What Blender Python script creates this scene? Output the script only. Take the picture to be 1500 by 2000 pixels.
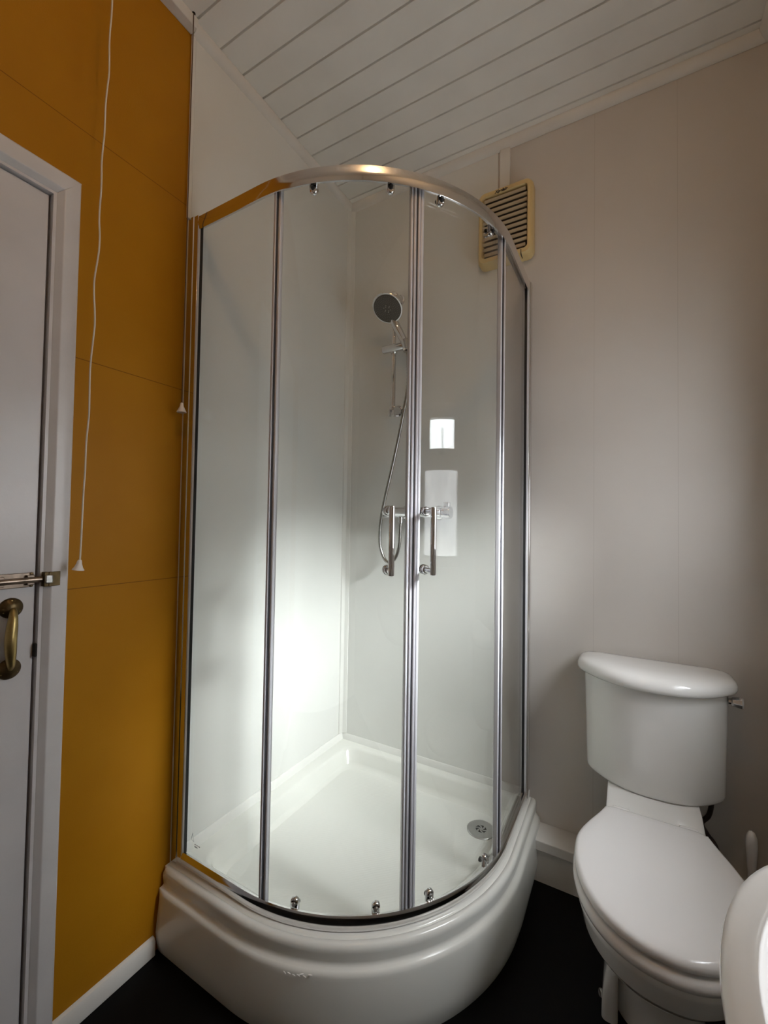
import bpy, bmesh, math, random
from mathutils import Vector, Matrix, noise

for o in list(bpy.data.objects):
    bpy.data.objects.remove(o)
SC = bpy.context.scene
COL = SC.collection
PI = math.pi
random.seed(4)

# ---------------------------------------------------------------- camera, world, lights, exposure
cam_data = bpy.data.cameras.new('camera')
cam = bpy.data.objects.new('camera', cam_data)
COL.objects.link(cam)
cam_data.sensor_fit = 'VERTICAL'
cam_data.sensor_height = 36.0
cam_data.lens = 835.79 / 2000 * 36.0
cam_data.clip_start = 0.02
r_ = Vector((0.86837829, 0.49565998, 0.01550276))
u_ = Vector((-4.29109e-04, -3.05106519e-02, 0.99953435))
f_ = Vector((-0.49590218, 0.86798058, 0.0262821))
cam.matrix_world = Matrix(((r_.x, u_.x, -f_.x, 1.13828), (r_.y, u_.y, -f_.y, -1.63064),
                           (r_.z, u_.z, -f_.z, 1.19409), (0, 0, 0, 1)))
SC.camera = cam

SC.view_settings.view_transform = 'Standard'
SC.view_settings.look = 'None'
SC.view_settings.gamma = 1.0
SC.view_settings.use_curve_mapping = False
SC.view_settings.exposure = 0.0

world = bpy.data.worlds.new('overcast_sky')
SC.world = world
world.use_nodes = True
wt = world.node_tree
bg = wt.nodes['Background']
wco = wt.nodes.new('ShaderNodeTexCoord')
wn = wt.nodes.new('ShaderNodeTexNoise')
wn.inputs['Scale'].default_value = 30
wn.inputs['Detail'].default_value = 6
wr = wt.nodes.new('ShaderNodeValToRGB')
wr.color_ramp.elements[0].color = (0.40, 0.42, 0.45, 1)
wr.color_ramp.elements[0].position = 0.38
wr.color_ramp.elements[1].color = (1, 1, 1, 1)
wr.color_ramp.elements[1].position = 0.6
wt.links.new(wco.outputs['Generated'], wn.inputs['Vector'])
wt.links.new(wn.outputs['Fac'], wr.inputs['Fac'])
wt.links.new(wr.outputs['Color'], bg.inputs['Color'])
bg.inputs['Strength'].default_value = 10.0

WIN_FROST = 6.5          # radiance of the daylit frosted pane


def lamp(name, kind, loc, power, color, target=None, **kw):
    d = bpy.data.lights.new(name, kind)
    d.energy = power
    d.color = color
    for k, v in kw.items():
        setattr(d, k, v)
    o = bpy.data.objects.new(name, d)
    COL.objects.link(o)
    o.location = loc
    if target is not None:
        o.rotation_euler = (Vector(target) - Vector(loc)).to_track_quat('-Z', 'Y').to_euler()
    return o


# warm ceiling bulb just above and in front of the camera
lamp('ceiling_bulb', 'POINT', (0.975, -1.28, 2.635), 4.3, (1.0, 0.62, 0.31), shadow_soft_size=0.03)
# open sky outside the window: daylight falling down through both panes
lamp('window_skylight', 'AREA', (1.90, -0.575, 1.78), 14.0, (0.93, 0.97, 1.0), target=(0.45, -0.52, 0.10),
     shape='RECTANGLE', size=0.62, size_y=0.56, spread=math.radians(96))
# brightest part of the sky, a soft beam through the clear top light
lamp('window_daylight', 'AREA', (1.72, -0.585, 1.74), 12.0, (0.97, 0.985, 1.0), target=(0.0, -0.17, 0.46),
     shape='RECTANGLE', size=0.34, size_y=0.20, spread=math.radians(46))

SC.cycles.max_bounces = 14
SC.cycles.diffuse_bounces = 6
SC.cycles.glossy_bounces = 6
SC.cycles.transparent_max_bounces = 40
SC.cycles.caustics_reflective = False
SC.cycles.caustics_refractive = False
SC.cycles.sample_clamp_indirect = 6.0


# ---------------------------------------------------------------- materials
def new_mat(name):
    m = bpy.data.materials.new(name)
    m.use_nodes = True
    nt = m.node_tree
    return m, nt, nt.nodes['Principled BSDF']


def setp(b, **kw):
    for k, v in kw.items():
        b.inputs[k.replace('_', ' ')].default_value = v


def add_noise_color(nt, b, c1, c2, scale, lo=0.35, hi=0.65, detail=4, vec='Object', stretch=None):
    tc = nt.nodes.new('ShaderNodeTexCoord')
    n = nt.nodes.new('ShaderNodeTexNoise')
    n.inputs['Scale'].default_value = scale
    n.inputs['Detail'].default_value = detail
    r = nt.nodes.new('ShaderNodeValToRGB')
    r.color_ramp.elements[0].position = lo
    r.color_ramp.elements[1].position = hi
    r.color_ramp.elements[0].color = (*c1, 1)
    r.color_ramp.elements[1].color = (*c2, 1)
    src = tc.outputs[vec]
    if stretch:
        mp = nt.nodes.new('ShaderNodeMapping')
        mp.inputs['Scale'].default_value = stretch
        nt.links.new(src, mp.inputs['Vector'])
        src = mp.outputs['Vector']
    nt.links.new(src, n.inputs['Vector'])
    nt.links.new(n.outputs['Fac'], r.inputs['Fac'])
    if b is not None:
        nt.links.new(r.outputs['Color'], b.inputs['Base Color'])
    return src, r


def add_bump(nt, b, scale, strength, dist=0.002, detail=3):
    tc = nt.nodes.new('ShaderNodeTexCoord')
    n = nt.nodes.new('ShaderNodeTexNoise')
    n.inputs['Scale'].default_value = scale
    n.inputs['Detail'].default_value = detail
    bp = nt.nodes.new('ShaderNodeBump')
    bp.inputs['Strength'].default_value = strength
    bp.inputs['Distance'].default_value = dist
    nt.links.new(tc.outputs['Object'], n.inputs['Vector'])
    nt.links.new(n.outputs['Fac'], bp.inputs['Height'])
    nt.links.new(bp.outputs['Normal'], b.inputs['Normal'])
    return bp


def simple(name, col, rough, metal=0.0, bump=None, var=None, **kw):
    m, nt, b = new_mat(name)
    setp(b, Base_Color=(*col, 1), Roughness=rough, Metallic=metal)
    for k, v in kw.items():
        b.inputs[k].default_value = v
    if var:
        c2 = tuple(c * var[1] for c in col)
        add_noise_color(nt, b, c2, col, var[0])
    if bump:
        add_bump(nt, b, *bump)
    return m


def line_mask(nt, coord_socket, positions, width):
    """1 on thin joint lines at the given coordinate values."""
    prev = None
    for p in positions:
        s = nt.nodes.new('ShaderNodeMath'); s.operation = 'COMPARE'
        s.inputs[1].default_value = p
        s.inputs[2].default_value = width
        nt.links.new(coord_socket, s.inputs[0])
        if prev is None:
            prev = s.outputs[0]
        else:
            a = nt.nodes.new('ShaderNodeMath'); a.operation = 'MAXIMUM'
            nt.links.new(prev, a.inputs[0]); nt.links.new(s.outputs[0], a.inputs[1])
            prev = a.outputs[0]
    return prev


def wall_mat(name, c1, c2, rough, zlines=(), ylines=(), xlines=(), line_col=(0.3, 0.28, 0.26), lw=0.0012, bump=(120, 0.08)):
    m, nt, b = new_mat(name)
    setp(b, Roughness=rough)
    src, ramp = add_noise_color(nt, None, c1, c2, 3.0)
    sep = nt.nodes.new('ShaderNodeSeparateXYZ')
    nt.links.new(src, sep.inputs[0])
    masks = []
    if zlines: masks.append(line_mask(nt, sep.outputs['Z'], zlines, lw))
    if ylines: masks.append(line_mask(nt, sep.outputs['Y'], ylines, lw))
    if xlines: masks.append(line_mask(nt, sep.outputs['X'], xlines, lw))
    add_bump(nt, b, bump[0], bump[1])
    if masks:
        k = masks[0]
        for q in masks[1:]:
            a = nt.nodes.new('ShaderNodeMath'); a.operation = 'MAXIMUM'
            nt.links.new(k, a.inputs[0]); nt.links.new(q, a.inputs[1]); k = a.outputs[0]
        mx = nt.nodes.new('ShaderNodeMix'); mx.data_type = 'RGBA'
        nt.links.new(k, mx.inputs['Factor'])
        nt.links.new(ramp.outputs['Color'], mx.inputs[6])
        mx.inputs[7].default_value = (*line_col, 1)
        nt.links.new(mx.outputs[2], b.inputs['Base Color'])
    else:
        nt.links.new(ramp.outputs['Color'], b.inputs['Base Color'])
    return m


M = {}
M['wall'] = wall_mat('white_wall_panel', (0.59, 0.555, 0.525), (0.62, 0.585, 0.555), 0.45,
                     xlines=(1.035, 1.275), line_col=(0.53, 0.495, 0.465), lw=0.0008)
M['wall_plain'] = wall_mat('white_wall_plain', (0.70, 0.695, 0.68), (0.735, 0.73, 0.715), 0.45)
M['panel'] = wall_mat('white_shower_panel', (0.72, 0.72, 0.70), (0.745, 0.745, 0.725), 0.16, bump=(60, 0.02))
M['yellow'] = wall_mat('mustard_wall_paint', (0.375, 0.156, 0.005), (0.415, 0.182, 0.008), 0.5,
                       zlines=(2.127, 1.576, 1.028), line_col=(0.21, 0.085, 0.004), lw=0.0010, bump=(260, 0.12))
M['yellow'].node_tree.nodes['Principled BSDF'].inputs['Specular IOR Level'].default_value = 0.12
M['ceiling'] = simple('painted_ceiling_boards', (0.88, 0.86, 0.82), 0.45, bump=(180, 0.10), var=(5, 0.93))
M['trim'] = simple('white_painted_trim', (0.74, 0.72, 0.69), 0.4, bump=(150, 0.06), var=(8, 0.94))
M['pvc'] = simple('white_plastic_trim', (0.76, 0.755, 0.73), 0.25)
M['floor'] = simple('black_vinyl_floor', (0.0016, 0.0015, 0.0015), 0.6, bump=(90, 0.05), var=(9, 0.6), **{'Specular IOR Level': 0.15})
M['door'] = simple('white_gloss_door_paint', (0.66, 0.64, 0.655), 0.3, bump=(70, 0.14), var=(6, 0.93))
M['frame'] = simple('white_gloss_frame_paint', (0.68, 0.66, 0.67), 0.33, bump=(90, 0.1), var=(9, 0.93))
M['chrome'] = simple('polished_chrome', (0.70, 0.70, 0.71), 0.045, 1.0)
M['rail'] = simple('polished_aluminium_rail', (0.80, 0.79, 0.785), 0.10, 1.0)
M['satin'] = simple('satin_grey_strip', (0.56, 0.55, 0.59), 0.28, 0.1)
M['seal'] = simple('pale_plastic_seal', (0.62, 0.62, 0.66), 0.25)
M['rubber'] = simple('black_rubber_gasket', (0.012, 0.012, 0.014), 0.5)
M['gasket'] = simple('dark_grey_gasket', (0.06, 0.06, 0.07), 0.5)
M['acrylic'] = simple('white_acrylic_tray', (0.80, 0.80, 0.76), 0.16, var=(4, 0.97))
M['ceramic'] = simple('white_glazed_ceramic', (0.80, 0.80, 0.79), 0.07, **{'Coat Weight': 0.4, 'Coat Roughness': 0.03})
M['seat'] = simple('white_seat_plastic', (0.80, 0.79, 0.79), 0.16)
M['brass'] = simple('aged_brass', (0.46, 0.34, 0.14), 0.36, 1.0, bump=(60, 0.1), var=(22, 0.6))
M['brass_dark'] = simple('tarnished_brass', (0.17, 0.12, 0.06), 0.42, 1.0, bump=(90, 0.15), var=(30, 0.5))
M['steel'] = simple('brushed_steel', (0.55, 0.54, 0.52), 0.3, 1.0, var=(40, 0.75))
M['bronze'] = simple('worn_bolt_metal', (0.36, 0.28, 0.22), 0.32, 1.0, var=(30, 0.45))
M['beige'] = simple('yellowed_plastic', (0.70, 0.52, 0.24), 0.38, var=(7, 0.9))
M['beige_dark'] = simple('brownish_grille_plastic', (0.46, 0.36, 0.23), 0.45)
M['dark'] = simple('dark_void', (0.012, 0.010, 0.008), 0.8)
M['ink'] = simple('dark_lettering', (0.03, 0.025, 0.02), 0.5)
M['cord'] = simple('off_white_cord', (0.72, 0.66, 0.55), 0.7, bump=(600, 0.3))
M['cord_dark'] = simple('brown_cord', (0.10, 0.055, 0.03), 0.7)
M['knob'] = simple('white_pull_plastic', (0.78, 0.72, 0.68), 0.3)
M['headface'] = simple('dark_grey_spray_plate', (0.035, 0.037, 0.035), 0.45)
M['nozzle'] = simple('grey_nozzles', (0.30, 0.30, 0.29), 0.45)
M['drain'] = simple('grey_drain_metal', (0.50, 0.50, 0.49), 0.35, 0.8)
M['braid'] = simple('dark_braided_hose', (0.05, 0.04, 0.04), 0.4, 0.5, bump=(500, 0.5))
M['mark'] = simple('etched_grey_mark', (0.30, 0.31, 0.32), 0.6)
M['scuff'] = simple('scuffed_sealant', (0.88, 0.88, 0.86), 0.5)
M['wframe'] = simple('white_window_frame', (0.75, 0.75, 0.74), 0.35)

# metal hose with ribs
m, nt, b = new_mat('ribbed_metal_hose')
setp(b, Base_Color=(0.36, 0.35, 0.33, 1), Metallic=1.0, Roughness=0.25)
M['hose'] = m

# anti-slip floor texture of the tray
m, nt, b = new_mat('textured_acrylic_floor')
setp(b, Base_Color=(0.80, 0.80, 0.765, 1), Roughness=0.22)
tc = nt.nodes.new('ShaderNodeTexCoord')
mp = nt.nodes.new('ShaderNodeMapping'); mp.inputs['Rotation'].default_value = (0, 0, math.radians(45))
wv = nt.nodes.new('ShaderNodeTexWave'); wv.inputs['Scale'].default_value = 38; wv.inputs['Distortion'].default_value = 2.5
bp = nt.nodes.new('ShaderNodeBump'); bp.inputs['Strength'].default_value = 0.10; bp.inputs['Distance'].default_value = 0.002
nt.links.new(tc.outputs['Object'], mp.inputs['Vector']); nt.links.new(mp.outputs['Vector'], wv.inputs['Vector'])
nt.links.new(wv.outputs['Fac'], bp.inputs['Height']); nt.links.new(bp.outputs['Normal'], b.inputs['Normal'])
M['tray_floor'] = m


def glass_mat(name, tint, f0=0.045, smear=True):
    m = bpy.data.materials.new(name); m.use_nodes = True
    nt = m.node_tree; nt.nodes.clear()
    out = nt.nodes.new('ShaderNodeOutputMaterial')
    tr = nt.nodes.new('ShaderNodeBsdfTransparent'); tr.inputs['Color'].default_value = (*tint, 1)
    gl = nt.nodes.new('ShaderNodeBsdfGlossy'); gl.inputs['Roughness'].default_value = 0.0
    mix = nt.nodes.new('ShaderNodeMixShader')
    lw = nt.nodes.new('ShaderNodeLayerWeight'); lw.inputs['Blend'].default_value = 0.5
    pw = nt.nodes.new('ShaderNodeMath'); pw.operation = 'POWER'; pw.inputs[1].default_value = 5.0
    ma = nt.nodes.new('ShaderNodeMath'); ma.operation = 'MULTIPLY_ADD'
    ma.inputs[1].default_value = 1 - f0; ma.inputs[2].default_value = f0
    nt.links.new(lw.outputs['Facing'], pw.inputs[0]); nt.links.new(pw.outputs[0], ma.inputs[0])
    nt.links.new(ma.outputs[0], mix.inputs[0]); nt.links.new(tr.outputs[0], mix.inputs[1]); nt.links.new(gl.outputs[0], mix.inputs[2])
    nt.links.new(mix.outputs[0], out.inputs['Surface'])
    return m


M['glass'] = glass_mat('clear_shower_glass', (0.968, 0.974, 0.966), 0.030)
M['pane'] = glass_mat('clear_window_glass', (0.97, 0.985, 0.98))

# daylit obscured pane: a lit window, patterned glass scattering the daylight behind it
m, nt, b = new_mat('frosted_daylit_pane')
setp(b, Base_Color=(0.6, 0.62, 0.64, 1), Roughness=0.25)
src, ramp = add_noise_color(nt, None, (0.42, 0.44, 0.47), (0.95, 0.98, 1.0), 9, 0.3, 0.7, 8)
nt.links.new(ramp.outputs['Color'], b.inputs['Emission Color'])
b.inputs['Emission Strength'].default_value = WIN_FROST
ftr = nt.nodes.new('ShaderNodeBsdfTransparent')
fmx = nt.nodes.new('ShaderNodeMixShader'); fmx.inputs[0].default_value = 0.6
nt.links.new(b.outputs[0], fmx.inputs[1]); nt.links.new(ftr.outputs[0], fmx.inputs[2])
nt.links.new(fmx.outputs[0], nt.nodes['Material Output'].inputs['Surface'])
M['frost'] = m


# ---------------------------------------------------------------- mesh helpers
def obj(name, bm, mat, parent=None, smooth=40, bevel=None):
    bmesh.ops.recalc_face_normals(bm, faces=bm.faces)
    me = bpy.data.meshes.new(name)
    bm.to_mesh(me); bm.free()
    if smooth:
        me.shade_smooth()
        me.set_sharp_from_angle(angle=math.radians(smooth))
    me.materials.append(mat)
    o = bpy.data.objects.new(name, me)
    COL.objects.link(o)
    if parent is not None:
        o.parent = parent
    if bevel:
        md = o.modifiers.new('bevel', 'BEVEL')
        md.width = bevel; md.segments = 3; md.limit_method = 'ANGLE'; md.angle_limit = math.radians(40)
    return o


def thing(name, label, cat, loc=(0, 0, 0)):
    o = bpy.data.objects.new(name, None)
    COL.objects.link(o)
    o.location = loc
    o.empty_display_size = 0.05
    o['label'] = label
    o['category'] = cat
    return o


def part(name, bm, mat, parent, smooth=40, bevel=None, label=None):
    """mesh coordinates are world; the part is attached to a thing (or part) whose origin may be elsewhere."""
    o = obj(name, bm, mat, None, smooth, bevel)
    off = Vector((0, 0, 0))
    q = parent
    while q is not None:
        off += q.location
        q = q.parent
    o.data.transform(Matrix.Translation(-off))
    o.parent = parent
    if label:
        o['label'] = label
    return o


def tag(o, label, cat, group=None):
    o['label'] = label
    o['category'] = cat
    if group:
        o['group'] = group
    return o


def struct(name, bm, mat, parent=None, smooth=40, bevel=None):
    o = obj(name, bm, mat, parent, smooth, bevel)
    o['kind'] = 'structure'
    return o


def box(bm, a, b):
    x0, y0, z0 = a; x1, y1, z1 = b
    v = [bm.verts.new(p) for p in ((x0, y0, z0), (x1, y0, z0), (x1, y1, z0), (x0, y1, z0),
                                   (x0, y0, z1), (x1, y0, z1), (x1, y1, z1), (x0, y1, z1))]
    for q in ((0, 3, 2, 1), (4, 5, 6, 7), (0, 1, 5, 4), (1, 2, 6, 5), (2, 3, 7, 6), (3, 0, 4, 7)):
        bm.faces.new([v[i] for i in q])


def BM(*boxes):
    bm = bmesh.new()
    for a, b in boxes:
        box(bm, a, b)
    return bm


def loft(bm, rings, cap0=True, cap1=True, closed=True):
    R = [[bm.verts.new(p) for p in r] for r in rings]
    n = len(R[0])
    for a, b in zip(R, R[1:]):
        for i in range(n if closed else n - 1):
            j = (i + 1) % n
            bm.faces.new((a[i], a[j], b[j], b[i]))
    if cap0: bm.faces.new(R[0])
    if cap1: bm.faces.new(R[-1][::-1])
    return R


def frame_of(d):
    d = Vector(d).normalized()
    a = Vector((0, 0, 1)) if abs(d.z) < 0.9 else Vector((1, 0, 0))
    s = d.cross(a).normalized()
    return s, d.cross(s).normalized()


def lathe(bm, org, axis, prof, n=32, cap=True):
    """prof: list of (distance along axis, radius)."""
    org = Vector(org); ax = Vector(axis).normalized()
    s, t = frame_of(ax)
    rings = []
    for h, r in prof:
        rings.append([org + ax * h + (s * math.cos(2 * PI * i / n) + t * math.sin(2 * PI * i / n)) * max(r, 1e-5) for i in range(n)])
    loft(bm, rings, cap, cap)


def cyl(bm, a, b, r, n=24, r2=None):
    a = Vector(a); b = Vector(b)
    L = (b - a).length
    lathe(bm, a, b - a, [(0, r), (L, r if r2 is None else r2)], n)


def smooth_path(pts, sub=8):
    P = [Vector(p) for p in pts]
    P = [P[0] * 2 - P[1]] + P + [P[-1] * 2 - P[-2]]
    out = []
    for i in range(1, len(P) - 2):
        p0, p1, p2, p3 = P[i - 1], P[i], P[i + 1], P[i + 2]
        for k in range(sub):
            t = k / sub
            out.append(0.5 * ((2 * p1) + (p2 - p0) * t + (2 * p0 - 5 * p1 + 4 * p2 - p3) * t * t + (3 * p1 - p0 - 3 * p2 + p3) * t ** 3))
    out.append(P[-2])
    return out


def tube(bm, pts, rad, n=12, rib=None):
    rings = []
    d0 = (pts[1] - pts[0]).normalized()
    s, t = frame_of(d0)
    N = len(pts)
    for i, p in enumerate(pts):
        d = (pts[min(i + 1, N - 1)] - pts[max(i - 1, 0)]).normalized()
        s = (s - d * s.dot(d)).normalized()
        t = d.cross(s)
        r = rad(i / (N - 1)) if callable(rad) else rad
        if rib and i % 2:
            r *= rib
        rings.append([p + (s * math.cos(2 * PI * k / n) + t * math.sin(2 * PI * k / n)) * r for k in range(n)])
    loft(bm, rings)


def rrect(w, h, r, n=6):
    pts = []
    for cx, cy, a0 in ((w / 2 - r, h / 2 - r, 0), (-w / 2 + r, h / 2 - r, 90), (-w / 2 + r, -h / 2 + r, 180), (w / 2 - r, -h / 2 + r, 270)):
        for i in range(n + 1):
            a = math.radians(a0 + 90 * i / n)
            pts.append((cx + r * math.cos(a), cy + r * math.sin(a)))
    return pts


def resample(poly, n):
    """closed polyline -> n evenly spaced points, starting at poly[0]."""
    P = poly + [poly[0]]
    L = [0]
    for a, b in zip(P, P[1:]):
        L.append(L[-1] + math.hypot(b[0] - a[0], b[1] - a[1]))
    out = []; j = 0
    for i in range(n):
        s = L[-1] * i / n
        while L[j + 1] < s: j += 1
        t = (s - L[j]) / max(L[j + 1] - L[j], 1e-9)
        out.append((P[j][0] + (P[j + 1][0] - P[j][0]) * t, P[j][1] + (P[j + 1][1] - P[j][1]) * t))
    return out


# ================================================================ SETTING
XR, YF, ZC = 1.50, -2.45, 2.675
ZB, ZT = 0.2215, 2.088      # bottom and top of the shower frame
SY_EDGE = -0.842           # where mustard paint meets the white shower panel

struct('floor', BM(((-0.1, YF - 0.1, -0.08), (XR + 0.1, 0.1, 0.0))), M['floor'])

# left wall: one mustard wall with the door opening
DY0, DY1, DZ = -1.945, -1.180, 1.932
bm = BM(((-0.10, SY_EDGE, 0), (0, 0.10, ZC)), ((-0.10, DY1 + 0.004, 0), (0, SY_EDGE, ZC)),
        ((-0.10, DY0 - 0.004, DZ + 0.004), (0, DY1 + 0.004, ZC)), ((-0.10, YF, 0), (0, DY0 - 0.004, ZC)))
bmesh.ops.remove_doubles(bm, verts=bm.verts, dist=1e-5)
struct('wall_left', bm, M['yellow'], smooth=None)
struct('wall_back', BM(((0, 0, 0), (XR + 0.1, 0.10, ZC))), M['wall'], smooth=None)
# right wall with window opening
WY0, WY1, WZ0, WZ1 = -0.872, -0.308, 1.00, 1.738
struct('wall_right', BM(((XR, WY1, 0), (XR + 0.1, 0, ZC)), ((XR, YF, 0), (XR + 0.1, WY0, ZC)),
                        ((XR, WY0, 0), (XR + 0.1, WY1, WZ0)), ((XR, WY0, WZ1), (XR + 0.1, WY1, ZC))), M['wall_plain'], smooth=None)
struct('wall_front', BM(((-0.1, YF - 0.1, 0), (XR + 0.1, YF, ZC))), M['wall_plain'], smooth=None)

# ceiling: painted tongue-and-groove boards running parallel to the back wall
bm = bmesh.new()
prof = [(0.0, ZC)]
y = -0.049
while y > YF:
    prof += [(y + 0.0032, ZC), (y + 0.0018, ZC + 0.009), (y - 0.0018, ZC + 0.009), (y - 0.0032, ZC)]
    y -= 0.0891
prof += [(YF, ZC), (YF, ZC + 0.06), (0.0, ZC + 0.06)]
loft(bm, [[(-0.1, a, b) for a, b in prof], [(XR + 0.1, a, b) for a, b in prof]])
struct('ceiling', bm, M['ceiling'], smooth=None)


def batten(name, a, b, prof, mat, bevel=0.002):
    """profile (u, z) swept along x or y wall line; u = distance from wall."""
    bm = bmesh.new()
    (x0, y0), (x1, y1) = a, b
    if abs(x1 - x0) > abs(y1 - y0):
        s = -1
        loft(bm, [[(x0, y0 - u, z) for u, z in prof], [(x1, y1 - u, z) for u, z in prof]])
    else:
        s = 1 if x0 < 0.5 else -1
        loft(bm, [[(x0 + s * u, y0, z) for u, z in prof], [(x1 + s * u, y1, z) for u, z in prof]])
    return struct(name, bm, mat, smooth=30, bevel=bevel)


quad = [(0, ZC), (0.026, ZC), (0.026, ZC - 0.008), (0.018, ZC - 0.022), (0.006, ZC - 0.030), (0, ZC - 0.031)]
batten('trim_1', (0, SY_EDGE - 0.004), (0, 0), quad, M['trim'])
batten('trim_2', (0, 0), (XR, 0), quad, M['trim'])
batten('trim_3', (XR, 0), (XR, YF), quad, M['trim'])
# heavier painted batten above the mustard wall
batten('trim_4', (0, YF), (0, SY_EDGE - 0.006), [(0, ZC), (0.034, ZC), (0.034, ZC - 0.012), (0.028, ZC - 0.026), (0, ZC - 0.029)], M['trim'])

# thin white shower panel over the left wall, its edge strip, the corner cover strip and the tray sealing strips
struct('wall_panel', BM(((0.0, SY_EDGE, 0.215), (0.004, 0.0, ZC - 0.022))), M['panel'], smooth=None)
struct('wall_panel', BM(((0.0, -0.0035, 0.215), (0.697, 0.0, ZC - 0.022))), M['panel'], smooth=None)
struct('trim_5', BM(((0.0, SY_EDGE - 0.006, ZT), (0.008, SY_EDGE + 0.008, ZC - 0.028))), M['pvc'], bevel=0.003)
bm = bmesh.new()
cov = [(0, 0), (0.030, 0), (0.028, -0.006), (0.012, -0.012), (0.006, -0.028), (0, -0.030)]
loft(bm, [[(x + 0.003, y, 0.243) for x, y in cov], [(x + 0.003, y, ZC - 0.028) for x, y in cov]])
struct('trim_6', bm, M['pvc'], smooth=50, bevel=0.0015)
strip = [(0, 0.214), (0.017, 0.214), (0.016, 0.222), (0.006, 0.242), (0, 0.244)]
batten('trim_7', (0.004, -0.83), (0.004, 0.0), strip, M['pvc'])
batten('trim_8', (0.0, 0.0), (0.83, 0.0), strip, M['pvc'])

# boxed-in pipes along the back wall
bm = BM(((0.846, -0.088, 0.0), (XR, 0, 0.108)))
struct('trim_9', bm, M['trim'], smooth=None)
struct('trim_10', BM(((0.846, -0.100, 0.1085), (XR, 0, 0.142))), M['trim'], bevel=0.003)

# baseboard on the mustard wall
batten('baseboard_left', (0, -1.127), (0, -0.886), [(0, 0), (0.013, 0), (0.013, 0.038), (0.009, 0.046), (0, 0.050)], M['trim'])
batten('baseboard_left', (0, YF), (0, -1.995), [(0, 0), (0.013, 0), (0.013, 0.038), (0.009, 0.046), (0, 0.050)], M['trim'])

# ---------------------------------------------------------------- door
dr = struct('door_1', BM(((-0.045, DY0 + 0.003, 0.008), (-0.006, DY1 - 0.0045, DZ - 0.003))), M['door'], bevel=0.003)
# architrave: chamfered towards the door, one frame
bm = bmesh.new()
ap = [(.006, 0.0), (.006, .003), (.018, .014), (.048, .014), (.052, .010), (.052, 0.0)]
ap2 = [(.006, 0.0), (.006, .003), (.018, .014), (.052, .014), (.057, .010), (.057, 0.0)]
loft(bm, [[(x, DY1 + k, 0) for k, x in ap], [(x, DY1 + k, DZ + (k if k < .03 else k + .005)) for k, x in ap]])
loft(bm, [[(x, DY0 - k, 0) for k, x in ap], [(x, DY0 - k, DZ + (k if k < .03 else k + .005)) for k, x in ap]])
loft(bm, [[(x, DY1 + min(k, .052 if k > .03 else k), DZ + k) for k, x in ap2], [(x, DY0 - min(k, .052 if k > .03 else k), DZ + k) for k, x in ap2]])
bmj = bmesh.new()
box(bmj, (-0.10, DY1, 0), (0.003, DY1 + 0.007, DZ + 0.007))
box(bmj, (-0.10, DY0 - 0.007, 0), (0.003, DY0, DZ + 0.007))
box(bmj, (-0.10, DY0, DZ), (0.003, DY1, DZ + 0.007))
part('architrave', bm, M['frame'], dr, 30, bevel=0.0025)
part('door_jamb', bmj, M['frame'], dr)
part('door_backing', BM(((-0.099, DY0, 0.0), (-0.050, DY1, DZ))), M['dark'], dr)

# brass pull handle
hy = -1.227
hz0, hz1 = 0.872, 1.003
FX = -0.006
bm = bmesh.new()
pp = smooth_path([(FX + 0.008, hy + .001, hz1 - 0.004), (FX + 0.015, hy, hz1 - 0.012), (FX + 0.021, hy - .003, hz1 - 0.034), (FX + 0.024, hy - .006, (hz0 + hz1) / 2),
                  (FX + 0.021, hy - .004, hz0 + 0.034), (FX + 0.015, hy - .001, hz0 + 0.012), (FX + 0.008, hy, hz0 + 0.002)], 8)
tube(bm, pp, lambda t: 0.0062 + 0.0046 * math.sin(PI * min(1, max(0, t))) ** 2, 16)
hd = part('door_handle', bm, M['brass'], dr, 60, label='brass pull handle with round rosettes')
for zc in (hz1 - 0.002, hz0):
    bm = bmesh.new()
    lathe(bm, (FX - 0.0005, hy, zc), (1, 0, 0), [(0, 0.0215), (0.003, 0.0215), (0.006, 0.019), (0.010, 0.012), (0.013, 0.008), (0.013, 0.0001)], 32)
    ro = part('rosette', bm, M['brass_dark'], hd, 40, label='tarnished round brass rosette')
    for a in (90, 210, 330):
        bm = bmesh.new()
        c0 = (FX + 0.004, hy + 0.0145 * math.cos(math.radians(a)), zc + 0.0145 * math.sin(math.radians(a)))
        lathe(bm, c0, (1, 0, 0), [(0, 0.0034), (0.0025, 0.003), (0.0035, 0.0015), (0.0035, 0.0001)], 14)
        part('screw', bm, M['brass'], hd, 40)

# barrel bolt on the door and its keep on the frame
bz = 1.058
bm = bmesh.new()
box(bm, (FX, -1.36, bz - 0.016), (FX + 0.003, -1.189, bz + 0.016))
for yy in (-1.197, -1.25, -1.31):
    box(bm, (FX + 0.003, yy - 0.007, bz - 0.011), (FX + 0.012, yy + 0.007, bz + 0.011))
bo = part('door_bolt', bm, M['bronze'], dr, 40, bevel=0.002, label='worn metal barrel bolt')
bm = bmesh.new()
cyl(bm, (FX + 0.011, -1.38, bz), (FX + 0.011, -1.166, bz), 0.0065, 20)
part('bolt_rod', bm, M['bronze'], bo, 50)
bm = bmesh.new()
for zz in (bz - 0.013, bz + 0.013):
    lathe(bm, (FX + 0.002, -1.1935, zz), (1, 0, 0), [(0, 0.0035), (0.003, 0.0028), (0.0035, 0.0001)], 14)
    lathe(bm, (FX + 0.002, -1.285, zz), (1, 0, 0), [(0, 0.0035), (0.003, 0.0028), (0.0035, 0.0001)], 14)
part('bolt_screws', bm, M['brass_dark'], bo, 40)['kind'] = 'stuff'
bm = bmesh.new()
box(bm, (0.002, -1.177, bz - 0.016), (0.0165, -1.168, bz + 0.016))
box(bm, (0.0125, -1.168, bz - 0.016), (0.0165, -1.146, bz + 0.016))
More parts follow.
